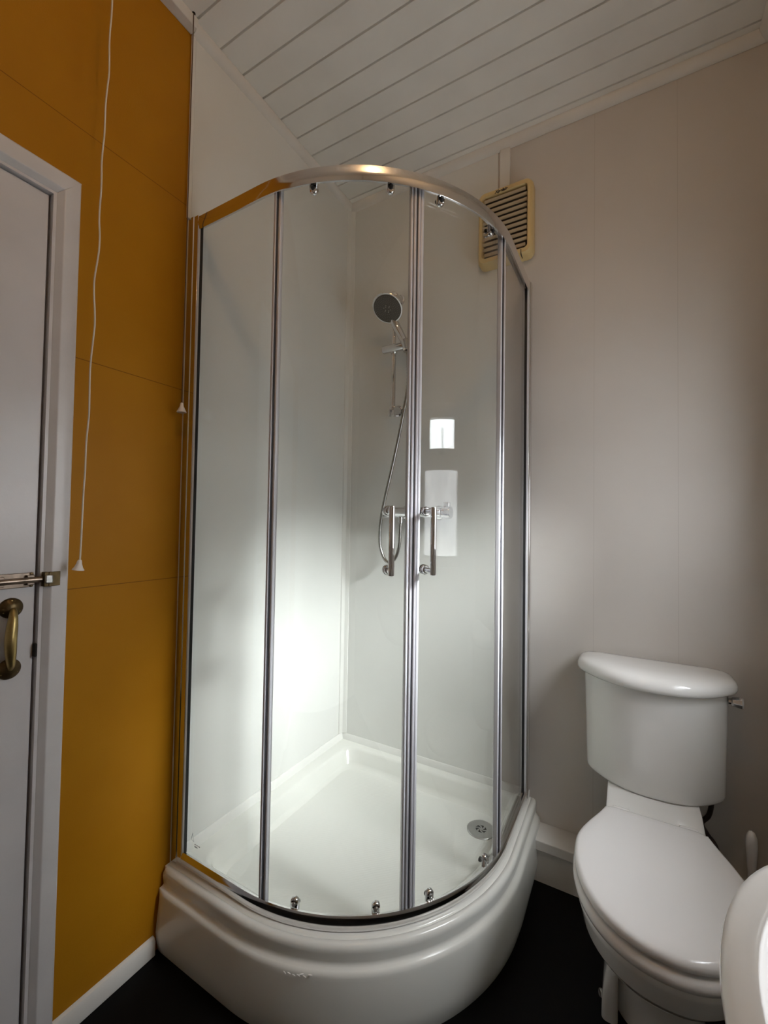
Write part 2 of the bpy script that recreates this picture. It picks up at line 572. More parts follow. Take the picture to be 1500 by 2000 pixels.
kp = part('bolt_keep', bm, M['brass_dark'], dr, 40, bevel=0.001, label='dark square keep screwed to the frame')
bm = bmesh.new()
box(bm, (0.003, -1.176, bz - 0.010), (0.0185, -1.160, bz + 0.010))
part('keep_staple', bm, M['steel'], kp, 40, bevel=0.003)
bm = bmesh.new()
box(bm, (-0.006, DY1 - 0.006, 0.888), (0.006, DY1 - 0.0005, 0.917))
part('latch_plate', bm, M['dark'], dr, 40, bevel=0.002)

# ---------------------------------------------------------------- window on the right wall (lights the room)
fr = bmesh.new()
WX = XR + 0.045
FW = 0.052


def wbox(y0, y1, z0, z1, d0=0.0, d1=0.04):
    box(fr, (WX + d0, y0, z0), (WX + d1, y1, z1))


LY0, LY1, LZ0, LZ1 = -0.827, -0.350, 1.050, 1.441     # lower obscured pane
UY0, UY1, UZ0, UZ1 = -0.767, -0.405, 1.540, 1.682     # upper clear pane
wbox(WY0, WY1, WZ0, LZ0); wbox(WY0, WY1, UZ1, WZ1); wbox(WY0, WY1, LZ1, UZ0)
wbox(WY0, LY0, LZ0, LZ1); wbox(LY1, WY1, LZ0, LZ1)
wbox(WY0, UY0, UZ0, UZ1); wbox(UY1, WY1, UZ0, UZ1)
wn1 = struct('window_1', fr, M['wframe'], smooth=None)
part('frosted_pane', BM(((WX + 0.018, LY0, LZ0), (WX + 0.023, LY1, LZ1))), M['frost'], wn1)
part('clear_pane', BM(((WX + 0.018, UY0, UZ0), (WX + 0.022, UY1, UZ1))), M['pane'], wn1)
bm = bmesh.new()
cyl(bm, (WX + 0.004, -0.585, UZ0 - 0.012), (WX + 0.004, -0.585, UZ0 + 0.09), 0.006, 10)
box(bm, (WX - 0.006, -0.625, UZ0 - 0.03), (WX + 0.001, -0.565, UZ0 - 0.012))
part('window_stay', bm, M['rubber'], wn1)

# ================================================================ SHOWER
SX, SY, R0 = 0.825, 0.838, 0.54
CX, CY = SX - R0, -(SY - R0)


def P(u, d=0.0):
    """enclosure line: u in [-1,0] left straight, [0,90] arc degrees, [90,91] right straight; d = inward offset"""
    if u <= 0:
        return (CX * (u + 1), -SY + d)
    if u >= 90:
        return (SX - d, CY * (1 - (u - 90)))
    a = math.radians(u - 90)
    return (CX + (R0 - d) * math.cos(a), CY + (R0 - d) * math.sin(a))


def us(u0, u1, step=2.0):
    L = [u0]
    if u0 < 0 <= u1: L.append(0.0)
    k = max(0.0, u0)
    e = min(90.0, u1)
    while k + step < e:
        k += step
        L.append(k)
    if u1 >= 90 and L[-1] != 90: L.append(90.0)
    if u1 != L[-1]: L.append(u1)
    return L


def sweep(bm, u0, u1, prof, step=2.0):
    loft(bm, [[(*P(u, d), z) for d, z in prof] for u in us(u0, u1, step)])


def sheet(u0, u1, d0, d1, z0, z1, step=2.0):
    bm = bmesh.new()
    sweep(bm, u0, u1, [(d0, z0), (d1, z0), (d1, z1), (d0, z1)], step)
    return bm


def normal_at(u):
    a = math.radians(u - 90)
    return Vector((math.cos(a), math.sin(a), 0))


# ---- tray
def region(e, d, r, n=9, eb=None):
    """outline of the tray shifted in from the two walls by e and from the enclosure line by d, corners filleted r"""
    eb = e if eb is None else eb
    A = (e, -eb); B = (e, -SY + d); Cc = (SX - d, -eb)

    def fil(p, va, vb, r):
        # fillet at p with incoming from direction va (towards p) and outgoing vb, right angle
        if r < 1e-4: return [p]
        c = (p[0] - va[0] * r + vb[0] * r, p[1] - va[1] * r + vb[1] * r)
        out = []
        for i in range(n + 1):
            a = PI / 2 * i / n
            out.append((c[0] + va[0] * r * math.sin(a) - vb[0] * r * math.cos(a), c[1] + va[1] * r * math.sin(a) - vb[1] * r * math.cos(a)))
        return out
    pts = fil(A, (-1, 0), (0, -1), r) + fil(B, (0, -1), (1, 0), r)
    for i in range(0, 61):
        pts.append(P(90 * i / 60, d))
    pts += fil(Cc, (0, 1), (-1, 0), r)
    return pts


TC = (0.40, -0.40)
ANG = sorted(set([2 * PI * i / 288 for i in range(288)] +
                 [math.atan2(-0.003 - TC[1], 0.003 - TC[0]) % (2 * PI),
                  math.atan2(-SY - 0.02 - TC[1], 0.003 - TC[0]) % (2 * PI),
                  math.atan2(-0.003 - TC[1], SX + 0.02 - TC[0]) % (2 * PI)]))


def polar(poly):
    out = []
    n = len(poly)
    for a in ANG:
        dx, dy = math.cos(a), math.sin(a)
        best = None
        for i in range(n):
            x0, y0 = poly[i][0] - TC[0], poly[i][1] - TC[1]
            x1, y1 = poly[(i + 1) % n][0] - TC[0], poly[(i + 1) % n][1] - TC[1]
            ex, ey = x1 - x0, y1 - y0
            den = dx * ey - dy * ex
            if abs(den) < 1e-12: continue
            t = (x0 * ey - y0 * ex) / den
            s = (x0 * dy - y0 * dx) / den
            if t > 0 and -1e-6 <= s <= 1 + 1e-6:
                best = t if best is None else max(best, t)
        out.append((TC[0] + dx * best, TC[1] + dy * best))
    return out


tray = thing('shower_tray', 'deep white quadrant shower tray standing on the black floor in the corner', 'shower tray', (0.41, -0.41, 0))
lev = [(.003, -.036, 0, 0.0), (.003, -.045, 0, .03), (.003, -.048, 0, .06), (.003, -.0425, 0, .150), (.003, -.0415, 0, .158), (.003, -.040, 0, .1640),
       (.003, -.036, 0, .1685), (.003, -.0305, 0, .1715), (.003, -.0275, 0, .1765), (.003, -.0275, 0, .182), (.003, -.0290, 0, .200), (.003, -.0285, 0, .2085), (.003, -.0255, 0, .2150), (.003, -.020, 0, .2185), (.003, -.0135, 0, .2185), (.003, -.0105, 0, .2160),
       (.003, -.0085, 0, .2195), (.003, -.002, 0, .221), (.003, .030, 0, .2205),
       (.062, .042, .05, .2200), (.067, .046, .055, .2175), (.072, .050, .058, .211), (.083, .060, .065, .168), (.089, .064, .068, .158), (.100, .070, .07, .153)]
bm = bmesh.new()
loft(bm, [[(x, y, z) for x, y in polar(region(e, d, r, eb=e if e < .01 else e - .022))] for e, d, r, z in lev], cap0=True, cap1=False)
part('tray_body', bm, M['acrylic'], tray, 50)
bm = bmesh.new()
lp = polar(region(.100, .070, .07, eb=.078))
rings = []
for k in (1.0, 0.75, 0.5, 0.25, 0.02):
    rings.append([(TC[0] + (x - TC[0]) * k, TC[1] + (y - TC[1]) * k, .153 - 0.002 * (1 - k)) for x, y in lp])
loft(bm, rings, cap0=False, cap1=True)
part('tray_base', bm, M['tray_floor'], tray, 50, label='textured standing surface of the tray')
# sealant scuff on the moulded ledge
bm = bmesh.new()
for k in range(7):
    u = 16.5 + k * 0.95 + random.uniform(-.3, .3)
    x, y = P(u, -0.0435 - random.uniform(0, .003))
    lathe(bm, (x, y, .160 + random.uniform(-.002, .004)), (random.uniform(.5, 1), random.uniform(-.2, .9), 0),
          [(0, .0005), (.003, .0013), (.007, .0012), (.010, .0004)], 8)
part('scuff_mark', bm, M['scuff'], tray)['kind'] = 'stuff'
# drain
DXc, DYc, DZc = 0.702, -0.165, 0.1515
bm = bmesh.new()
lathe(bm, (DXc, DYc, DZc), (0, 0, 1), [(0, .0475), (.003, .0475), (.0048, .045), (.0052, .022), (.0045, .0205), (.0045, .0001)], 48)
dn = part('drain', bm, M['drain'], tray, 30, label='round grey metal waste with swirl slots')
bm = bmesh.new()
for k in range(6):
    a0 = k * PI / 3
    pts = []
    for i in range(7):
        t = i / 6
        a = a0 + 0.62 * t; r = 0.006 + 0.0125 * t
        pts.append((r, a - 0.05 - 0.26 * t))
    for i in range(6, -1, -1):
        t = i / 6
        a = a0 + 0.62 * t; r = 0.006 + 0.0125 * t
        pts.append((r, a + 0.10 + 0.30 * t))
    lo = [(DXc + r * math.cos(a), DYc + r * math.sin(a), DZc + .0040) for r, a in pts]
    hi = [(x, y, DZc + .0050) for x, y, z in lo]
    loft(bm, [lo, hi])
part('drain_slots', bm, M['dark'], dn, None)

# ---- enclosure
enc = thing('shower_enclosure', 'chrome-framed curved glass shower enclosure standing on the white tray', 'shower enclosure', (0.41, -0.41, 0.22))
RH = 0.042
# curved top and bottom rails, slightly bowed outer face
rp_top = [(0.0015, ZT - RH), (0.0, ZT - RH + .002), (-0.0010, ZT - RH / 2), (0.0, ZT - .004), (0.004, ZT), (0.034, ZT), (0.034, ZT - .010),
          (0.031, ZT - .010), (0.031, ZT - .004), (0.0065, ZT - .004), (0.0065, ZT - RH)]
bm = bmesh.new(); sweep(bm, -0.90, 90.90, rp_top, 1.5)
part('top_rail', bm, M['rail'], enc, 35)
rp_bot = [(0.003, ZB), (0.0, ZB + .002), (-0.0010, ZB + .019), (0.0, ZB + .034), (0.002, ZB + .037), (0.0065, ZB + .037), (0.0075, ZB + .034),
          (0.0075, ZB + .004), (0.034, ZB + .004), (0.034, ZB)]
bm = bmesh.new(); sweep(bm, -0.90, 90.90, rp_bot, 1.5)
part('bottom_rail', bm, M['rail'], enc, 35)
# wall posts
for side in (0, 1):
    o_ = .0035
    prof = [(-o_, .0), (-o_, .021), (-.001, .023), (-.001, .040), (.017, .040), (.017, .0)]
    bm = bmesh.new()
    if side == 0:
        loft(bm, [[(0.0045 + t, -SY + d, z) for d, t in prof] for z in (ZB, ZT + .0005)])
    else:
        loft(bm, [[(SX - d, -0.0005 - t, z) for d, t in prof] for z in (ZB, ZT + .0005)])
    po = part('wall_post', bm, M['rail'], enc, 35, bevel=0.0006)
    bm = bmesh.new()
    if side == 0:
        box(bm, (0.0445, -SY + .0055, ZB + .030), (0.0485, -SY + .0145, ZT - RH + .01))
    else:
        box(bm, (SX - .0145, -0.0485, ZB + .030), (SX - .0055, -0.0405, ZT - RH + .01))
    part('gasket', bm, M['rubber'], po, None)
    bm = bmesh.new()
    if side == 0:
        box(bm, (0.0445, -SY - .0005, ZB + .030), (0.0480, -SY + .0054, ZT - RH + .01))
    else:
        box(bm, (SX - .0054, -0.0480, ZB + .030), (SX + .0005, -0.0405, ZT - RH + .01))
    part('pale_bead', bm, M['seal'], po, None)

GZ0, GZ1 = ZB + .006, ZT - .006
# fixed side panes
u_l = (0.047 / CX) - 1
UJL, UJR = 6.2, 83.8
pl = part('fixed_pane', sheet(u_l, UJL, .010, .015, GZ0, GZ1), M['glass'], enc, 35)
pr = part('fixed_pane', sheet(UJR, 91 - 0.047 / CX * CX / abs(CY), .010, .015, GZ0, GZ1), M['glass'], enc, 35)
# edge strips where the fixed panes overlap the doors
dg = lambda m_: math.degrees(m_ / R0)
for (uj, s) in ((UJL, -1), (UJR, 1)):
    w1 = dg(.007)
    a, b_ = (uj - w1 * 1.0, uj) if s < 0 else (uj, uj + w1)
    js = part('jamb_strip', sheet(a, b_, .006, .022, ZB + .010, ZT - .008, .5), M['satin'], enc, 35, bevel=0.002)
    a2, b2 = (uj + dg(.0002), uj + dg(.0022)) if s < 0 else (uj - dg(.0022), uj - dg(.0002))
    part('gasket', sheet(a2, b2, .009, .018, ZB + .010, ZT - .008, .5), M['gasket'], js, None)
    a3, b3 = (uj + dg(.0024), uj + dg(.011)) if s < 0 else (uj - dg(.011), uj - dg(.0024))
    part('overlap_seal', sheet(a3, b3, .012, .026, ZB + .010, ZT - .008, .5), M['seal'], js, 35, bevel=0.0025)

# sliding doors
UM = 46.8
DZ0, DZ1 = ZB + .010, ZT - .008


def roller(par, u, top):
    n = normal_at(u)
    x, y = P(u, .024)
    zc = (ZT - RH + .001) if top else (ZB + .037)
    bm = bmesh.new()
    # hood: rounded tab standing proud of the glass, arched away from the rail
    s = -1 if top else 1
    t = Vector((-n.y, n.x, 0))
    base = Vector((x, y, zc)) + n * 0.001
    arch = []
    for i in range(13):
        a = PI * i / 12
        arch.append((0.0105 * math.cos(a), s * (0.006 + 0.0105 * math.sin(a))))
    arch = [(0.0105, -s * .014)] + arch + [(-0.0105, -s * .014)]
    rings = []
    for dep, k in ((0.0, 1.0), (0.007, 1.0), (0.010, 0.86), (0.0105, 0.6)):
        rings.append([base + n * dep + t * (a * k) + Vector((0, 0, 1)) * (h * k if h * s > 0 else h) for a, h in arch])
    loft(bm, rings)
    r = part('roller', bm, M['chrome'], par, 50, label='small chrome roller bracket')
    bm = bmesh.new()
    lathe(bm, base + n * .009 + Vector((0, 0, s * .004)), n, [(0, .0052), (.0045, .0048), (.0058, .003), (.0058, .0001)], 18)
    part('roller_cap', bm, M['rubber'] if top else M['steel'], r, 40)
    # wheel behind the glass
    bm = bmesh.new()
    b2 = Vector((x, y, zc + (-s) * .006)) - n * 0.006
    lathe(bm, b2, -n, [(0, .005), (.003, .0065), (.006, .0065), (.007, .005)], 22)
    part('roller_wheel', bm, M['rubber'], r, 40)
    return r


def door_handle(par, u, z0, z1):
    n = normal_at(u)
    x, y = P(u, .021)
    x2, y2 = P(u, .026)
    so = Vector((x, y, 0))
    bm = bmesh.new()
    # one bent bar: two standoffs and the grip
    D = 0.046
    r = .0068
    a = so + n * .002
    for z in (z0, z1):
        cyl(bm, a + Vector((0, 0, z)), a + n * D + Vector((0, 0, z)), r, 24)
    c0 = a + n * D
    lathe(bm, c0 + Vector((0, 0, z0 - .010)), (0, 0, 1), [(0, .0045), (.0015, .0068), (.004, .0074), (z1 - z0 + .016, .0074), (z1 - z0 + .0185, .0068), (z1 - z0 + .020, .0045)], 26)
    h = part('handle', bm, M['chrome'], par, 40)
    for z in (z0, z1):
        bm = bmesh.new()
        lathe(bm, so + n * .0 + Vector((0, 0, z)), n, [(0, .0125), (.004, .0125), (.006, .0105), (.0075, .010), (.010, .009)], 28)
        lathe(bm, Vector((x2, y2, z)), -n, [(0, .0125), (.004, .0125), (.006, .0100)], 28)
        part('standoff_collar', bm, M['chrome'], h, 40)
    return h


dA = part('sliding_door', sheet(5.0, UM - dg(.010), .021, .026, DZ0, DZ1), M['glass'], enc, 35)
dB = part('sliding_door', sheet(UM + dg(.010), 85.0, .021, .026, DZ0, DZ1), M['glass'], enc, 35)
for par, s in ((dA, -1), (dB, 1)):
    if s < 0:
        a0, a1, a2, a3 = UM - dg(.0185), UM - dg(.0105), UM - dg(.0095), UM - dg(.0022)
    else:
        a0, a1, a2, a3 = UM + dg(.0105), UM + dg(.0195), UM + dg(.0022), UM + dg(.0095)
    part('edge_clip', sheet(a0, a1, .015, .032, DZ0, DZ1, .5), M['seal'], par, 35, bevel=0.003)
    part('magnetic_seal', sheet(a2, a3, .013, .034, DZ0, DZ1, .5), M['satin'], par, 35, bevel=0.003)
part('seal_gasket', sheet(UM - dg(.0018), UM + dg(.0018), .016, .030, DZ0, DZ1, .5), M['gasket'], dA, None)
for u, par in ((17.3, dA), (39.0, dA), (54.2, dB), (76.0, dB)):
    roller(par, u, True)
for u, par in ((16.0, dA), (38.0, dA), (53.4, dB), (76.0, dB)):
    roller(par, u, False)
door_handle(dA, 39.8, 1.078, 1.226)
door_handle(dB, 50.6, 1.078, 1.226)

# tiny printed mark low on the left pane
bm = bmesh.new()
yy = -SY + .0098


def mk(x0, x1, z0, z1):
    box(bm, (x0, yy - .0003, z0), (x1, yy, z1))


for i in range(11):
    if i not in (3, 7): mk(.088 + i * .0021, .0896 + i * .0021, .2905 - .0001 * i, .2925)
for i in range(7):
    mk(.088 + i * .0019, .0894 + i * .0019, .2835, .2868)
for i in range(9):
    t = i / 8
    mk(.0735 + .005 * t, .0741 + .005 * t, .300 + .016 * t, .3035 + .016 * t)
    mk(.0785 + .005 * t, .0791 + .005 * t, .316 - .020 * t, .3195 - .020 * t)
    mk(.0735 + .010 * t, .0747 + .010 * t, .300 - .004 * t, .3006 - .004 * t)
part('etched_mark', bm, M['mark'], pl, None, label='small grey printed maker mark')

# ---- riser rail with slider
ry = -0.050
rail = thing('shower_riser_rail', 'thin chrome shower riser rail fixed to the back shower wall', 'shower rail', (0.272, 0, 1.66))
bm = bmesh.new(); cyl(bm, (.272, ry, 1.672), (.272, ry, 2.165), .0095, 22)
part('rail_tube', bm, M['chrome'], rail, 50)
for zz in (2.165, 1.680):
    bm = bmesh.new()
    lathe(bm, (.272, -.0005, zz), (0, -1, 0), [(0, .024), (.006, .024), (.010, .018), (.036, .014), (.050, .0150), (.062, .013), (.065, .008)], 28)
    part('rail_bracket', bm, M['chrome'], rail, 45)
bm = bmesh.new()
lathe(bm, (.224, ry - .010, 1.935), (1, 0, 0), [(0, .014), (.003, .017), (.095, .017), (.112, .015), (.114, .010)], 28)
lathe(bm, (.272, ry, 1.915), (0, 0, 1), [(0, .013), (.004, .0155), (.036, .0155), (.040, .013)], 24)
part('slider', bm, M['chrome'], rail, 40)
bm = bmesh.new()
lathe(bm, (.345, -.078, 1.918), (-.10, -.30, 1), [(0, .0145), (.032, .0175), (.034, .012)], 24)
part('head_holder', bm, M['chrome'], rail, 40)
bm = bmesh.new()
box(bm, (.262, ry - .024, 1.643), (.270, ry - .008, 1.672)); box(bm, (.280, ry - .024, 1.643), (.290, ry - .008, 1.668))
part('hook', bm, M['chrome'], rail, 40, bevel=.002)

# ---- hand shower
HC = Vector((.288, -.140, 2.066))
HN = Vector((.04, -.60, -.80)).normalized()
hs = thing('hand_shower', 'round chrome hand shower with dark grey spray face held on the riser rail', 'shower head', tuple(HC))
bm = bmesh.new()
lathe(bm, HC - HN * .024, HN, [(0, .012), (.003, .034), (.010, .055), (.017, .063), (.022, .0645), (.025, .0625), (.025, .0001)], 48)
part('head', bm, M['chrome'], hs, 40)
bm = bmesh.new()
lathe(bm, HC + HN * .0005, HN, [(0, .0575), (.0020, .0575), (.0030, .054), (.0034, .0001)], 48)
fc = part('spray_face', bm, M['headface'], hs, 40, label='dark grey nozzle plate')
s_, t_ = frame_of(HN)
bm = bmesh.new()
for rr, nn in ((.0145, 6), (.0095, 4), (.023, 18), (.030, 24), (.037, 30), (.044, 36), (.0505, 42)):
    for k in range(nn):
        a = 2 * PI * k / nn + rr * 40
        p = HC + HN * .0036 + (s_ * math.cos(a) + t_ * math.sin(a)) * rr
        lathe(bm, p, HN, [(0, .0024 if rr < .018 else .0009), (.0014, .0019 if rr < .018 else .0006)], 8)
part('nozzles', bm, M['nozzle'], fc, None)['kind'] = 'stuff'
bm = bmesh.new()
tube(bm, smooth_path([HC - HN * .019 + Vector((0, .012, -.009)), (.287, -.098, 2.052), (.296, -.078, 2.020), (.318, -.071, 1.975), (.336, -.073, 1.938), (.345, -.075, 1.905)], 10),
     lambda t: .0105 + .0065 * min(1, t * 3) - .004 * max(0, t - .4), 20)
part('grip', bm, M['chrome'], hs, 60)

# ---- bar mixer
mx = thing('shower_mixer', 'chrome bar mixer valve on the back shower wall behind the door handles', 'shower mixer', (.392, 0, 1.24))
MZ, MY = 1.240, -.062
bm = bmesh.new()
lathe(bm, (.280, MY, MZ), (1, 0, 0), [(0, .018), (.004, .0215), (.220, .0215), (.224, .018)], 32)
part('valve_body', bm, M['chrome'], mx, 40)
for x0, dx in ((.278, -1), (.506, 1)):
    bm = bmesh.new()
    lathe(bm, (x0, MY, MZ), (dx, 0, 0), [(0, .020), (.002, .0245), (.030, .0255), (.036, .022), (.037, .0001)], 32)
    kb = part('control_knob', bm, M['chrome'], mx, 40)
    if dx > 0:
        bm = bmesh.new()
        box(bm, (.512, MY - .012, MZ + .022), (.538, MY + .006, MZ + .040))
        part('knob_lever', bm, M['chrome'], kb, 40, bevel=.004)
for x0 in (.318, .468):
    bm = bmesh.new()
    lathe(bm, (x0, -.0005, MZ), (0, -1, 0), [(0, .030), (.004, .030), (.012, .024), (.016, .015), (.050, .015)], 30)
    part('wall_flange', bm, M['chrome'], mx, 40)
bm = bmesh.new()
cyl(bm, (.322, MY, MZ - .020), (.322, MY, MZ - .044), .0105, 20)
part('hose_outlet', bm, M['chrome'], mx, 40)

# ---- hose
bm = bmesh.new()
hp = smooth_path([(.347, -.074, 1.903), (.350, -.070, 1.86), (.349, -.068, 1.76), (.326, -.070, 1.62), (.291, -.075, 1.45), (.252, -.080, 1.28),
                  (.236, -.083, 1.17), (.240, -.083, 1.09), (.268, -.080, 1.036), (.300, -.073, 1.045), (.318, -.066, 1.10), (.322, -.062, 1.198)], 16)
tube(bm, hp, .0072, 12, rib=0.86)
tag(obj('shower_hose', bm, M['hose'], None, 60), 'ribbed silver shower hose looping from hand shower down to mixer', 'hose')

# ================================================================ EXTRACTOR FAN
FXC, FZC = .735, 2.325
fan = thing('extractor_fan', 'yellowed plastic louvred extractor fan high on the back wall', 'extractor fan', (FXC, 0, FZC))


def rr3(w, h, r, y, n=6):
    return [(FXC + a, y, FZC + b) for a, b in rrect(w, h, r, n)]


bm = bmesh.new()
loft(bm, [rr3(.196, .272, .020, -.0005), rr3(.204, .284, .024, -.008), rr3(.204, .284, .024, -.038), rr3(.198, .278, .024, -.050), rr3(.188, .268, .020, -.056),
          rr3(.170, .240, .014, -.057), rr3(.166, .234, .012, -.052), rr3(.163, .230, .012, -.030)], cap0=True, cap1=True)
part('housing', bm, M['beige'], fan, 35)
bm = bmesh.new()
loft(bm, [rr3(.1625, .229, .012, -.0302), rr3(.1625, .229, .012, -.0315)])
part('grille_backing', bm, M['dark'], fan, None)
ns = 11
for i in range(ns):
    z = FZC - .229 / 2 + .229 * (i + .5) / ns
    bm = bmesh.new()
    hw = .0815 if 0 < i < ns - 1 else .0765
    prof = [(-.0545, z + .0030), (-.0535, z + .0050), (-.0515, z + .0048), (-.0460, z - .0022), (-.0460, z - .0042), (-.0480, z - .0042)]
    loft(bm, [[(FXC - hw, a, b) for a, b in prof], [(FXC + hw, a, b) for a, b in prof]])
    part('louvre_slat', bm, M['beige_dark'], fan, 40)
bm = bmesh.new()
box(bm, (.796, -.0568, 2.188), (.7985, -.0545, 2.206))
box(bm, (.796, -.0560, 2.182), (.7985, -.0300, 2.188))
part('cord_slot', bm, M['ink'], fan, None)
# lettering on the top edge of the fan front
cu = bpy.data.curves.new('lettering', 'FONT')
cu.body = 'Xpelair'
cu.size = .0155
cu.shear = 0.25
cu.extrude = .0005
cu.offset = .0005
cu.align_x = 'CENTER'
to = bpy.data.objects.new('lettering_source', cu)
COL.objects.link(to)
dg_ = bpy.context.evaluated_depsgraph_get()
me = bpy.data.meshes.new_from_object(to.evaluated_get(dg_))
bpy.data.objects.remove(to)
me.transform(Matrix.Translation(Vector((-.012, -.0572, .1195))) @ Matrix.Rotation(PI / 2, 4, 'X'))
me.materials.clear(); me.materials.append(M['ink'])
lo = bpy.data.objects.new('lettering', me)
COL.objects.link(lo); lo.parent = fan
lo['label'] = 'small dark italic lettering'

bm = BM(((.706, -.012, 2.455), (.744, 0, ZC - .029)))
tag(obj('cable_trunking', bm, M['trim'], None, 30, bevel=.002), 'short white cable trunking between ceiling trim and extractor fan', 'trunking')

# ================================================================ PULL CORDS
pc = thing('light_pull_cord', 'long off-white pull cord hanging in front of the mustard wall beside the door', 'pull cord', (.10, -1.13, ZC))
top = Vector((.098, -1.112, ZC)); bot = Vector((.052, -1.124, 1.092))
pts = []
N = 46
for i in range(N + 1):
    t = i / N
    p = top.lerp(bot, t)
    w = 0.0022 * math.sin(PI * t) + 0.0004
    p += Vector((w * (noise.noise((t * 14, 1.3, 0))), w * (noise.noise((t * 16, 5.1, 2))) * 2.2, 0))
    pts.append(p)
pts = smooth_path(pts, 3)
bm = bmesh.new(); tube(bm, pts, .0019, 8)
part('cord', bm, M['cord'], pc, 60)
bm = bmesh.new()
lathe(bm, bot + Vector((0, 0, .008)), (-.06, -.10, -1), [(0, .0032), (.003, .0045), (.009, .0055), (.017, .0085), (.022, .0118), (.0235, .0118), (.0235, .009), (.020, .0001)], 24)
part('pull_knob', bm, M['knob'], pc, 45)
bm = bmesh.new()
lathe(bm, (.098, -1.112, ZC), (0, 0, -1), [(0, .028), (.012, .028), (.022, .020), (.024, .006), (.024, .0001)], 28)
part('ceiling_switch', bm, M['knob'], pc, 45)

pc2 = thing('shower_pull_cord', 'thin brown pull cord with white cone hanging beside the chrome wall post', 'pull cord', (.035, -.880, ZC))
bm = bmesh.new()
tube(bm, [Vector((.035, -.8655, ZC)), Vector((.0352, -.8655, 2.63)), Vector((.036, -.868, 2.1)), Vector((.037, -.870, 1.522))], .0014, 8)
part('cord', bm, M['cord_dark'], pc2, 60)
bm = bmesh.new()
lathe(bm, (.037, -.870, 1.527), (0, 0, -1), [(0, .0030), (.003, .0046), (.010, .0055), (.019, .0095), (.026, .0128), (.0275, .0128), (.0275, .009), (.024, .0001)], 24)
part('pull_knob', bm, M['knob'], pc2, 45)
bm = bmesh.new()
lathe(bm, (.035, -.8655, ZC - .0003), (0, 0, -1), [(0, .005), (.001, .005), (.001, .0001)], 14)
part('cord_hole', bm, M['dark'], pc2, None)

# ================================================================ TOILET
TX = 1.197
toi = thing('toilet', 'white close-coupled toilet with closed lid against the back wall', 'toilet', (TX, -.35, 0))


def pan_outline(w, yw, yf, wb, yk, yb, n=96, rb=.012, p=2.15):
    """half-width w at y=yw, rounded front to yf, narrowing to wb at yk, then straight back to yb."""
    right = []
    for i in range(24 + 1):
        a = PI / 2 * i / 24
        right.append((w * math.sin(a) ** (2 / p), yw + (yf - yw) * math.cos(a) ** (2 / p)))
    for i in range(1, 17):
        t = i / 16
        s = t * t * (3 - 2 * t) * 0.55 + t * t * .45
        right.append((w + (wb - w) * s, yw + (yk - yw) * t))
    if yb > yk + 1e-4:
        right.append((wb, yb - rb))
    # rounded back corner
    for i in range(1, 6):
        a = PI / 2 * i / 5
        right.append((wb - rb + rb * math.cos(a), yb - rb + rb * math.sin(a)))
    right.append((0.0, yb))
    left = [(-x, y) for x, y in reversed(right[1:-1])]
    return resample(right + left, n)


def ring(o, z):
    return [(TX + x, y, z) for x, y in o]


# lid: gently domed, rounded edge
LW, LYW, LYF, LB, LK = .170, -.475, -.704, .112, -.292
bm = bmesh.new()
lid_o = lambda k: pan_outline(LW - k, LYW, LYF + k, LB - k * .6, LK - k, LK - k, rb=.016)
loft(bm, [ring(lid_o(.006), .4195), ring(lid_o(.0005), .4225), ring(lid_o(0), .428), ring(lid_o(.001), .434), ring(lid_o(.0045), .4385), ring(lid_o(.010), .4405),
          ring(lid_o(.03), .4425), ring(lid_o(.07), .4440), ring(lid_o(.10), .4445)])
part('lid', bm, M['seat'], toi, 60)
bm = bmesh.new()
st_o = lambda k: pan_outline(LW + .002 - k, LYW, LYF - .004 + k, LB + .004 - k, LK + .004, LK + .004, rb=.014)
loft(bm, [ring(st_o(.008), .388), ring(st_o(.001), .391), ring(st_o(-.001), .400), ring(st_o(.001), .408), ring(st_o(.006), .4135), ring(st_o(.012), .4150)])
part('seat', bm, M['seat'], toi, 60)
for s in (-1, 1):
    bm = bmesh.new()
    lathe(bm, (TX + s * .075 - .020, LK + .012, .424), (1, 0, 0), [(0, .007), (.002, .009), (.038, .009), (.040, .007)], 18)
    part('hinge', bm, M['seat'], toi, 50)

# pan body
bm = bmesh.new()
Z = [  # z, w, yw, yf, wb, yk, yb
    (.416, .150, -.470, -.660, .112, -.292, -.060),
    (.4165, .108, -.30, -.32, .112, -.29, -.060)]
body = [
    (.0, .103, -.30, -.430, .100, -.20, -.075, .03), (.012, .1035, -.30, -.430, .100, -.20, -.075, .03), (.05, .097, -.30, -.418, .094, -.20, -.08, .03),
    (.10, .094, -.31, -.420, .090, -.20, -.08, .03), (.14, .098, -.33, -.448, .090, -.20, -.08, .03), (.175, .107, -.36, -.500, .092, -.22, -.08, .03),
    (.21, .120, -.39, -.555, .095, -.24, -.08, .03), (.245, .134, -.42, -.600, .099, -.26, -.078, .025), (.275, .144, -.44, -.632, .103, -.275, -.074, .02),
    (.300, .1515, -.455, -.656, .106, -.285, -.070, .02), (.312, .1545, -.46, -.665, .107, -.287, -.068, .02),
    (.3135, .1530, -.46, -.663, .107, -.287, -.068, .02), (.3155, .1565, -.463, -.670, .108, -.288, -.067, .02),
    (.345, .1610, -.467, -.682, .110, -.290, -.065, .018), (.362, .1635, -.470, -.687, .111, -.291, -.064, .016),
    (.3635, .1615, -.470, -.685, .111, -.291, -.064, .016), (.3655, .1660, -.472, -.692, .1115, -.292, -.063, .016),
    (.376, .1670, -.473, -.695, .112, -.292, -.062, .014), (.384, .1655, -.473, -.692, .112, -.292, -.061, .014), (.387, .161, -.473, -.686, .112, -.292, -.060, .014)]
loft(bm, [ring(pan_outline(w, yw, yf, wb, yk, yb, rb=rb), z) for z, w, yw, yf, wb, yk, yb, rb in body])
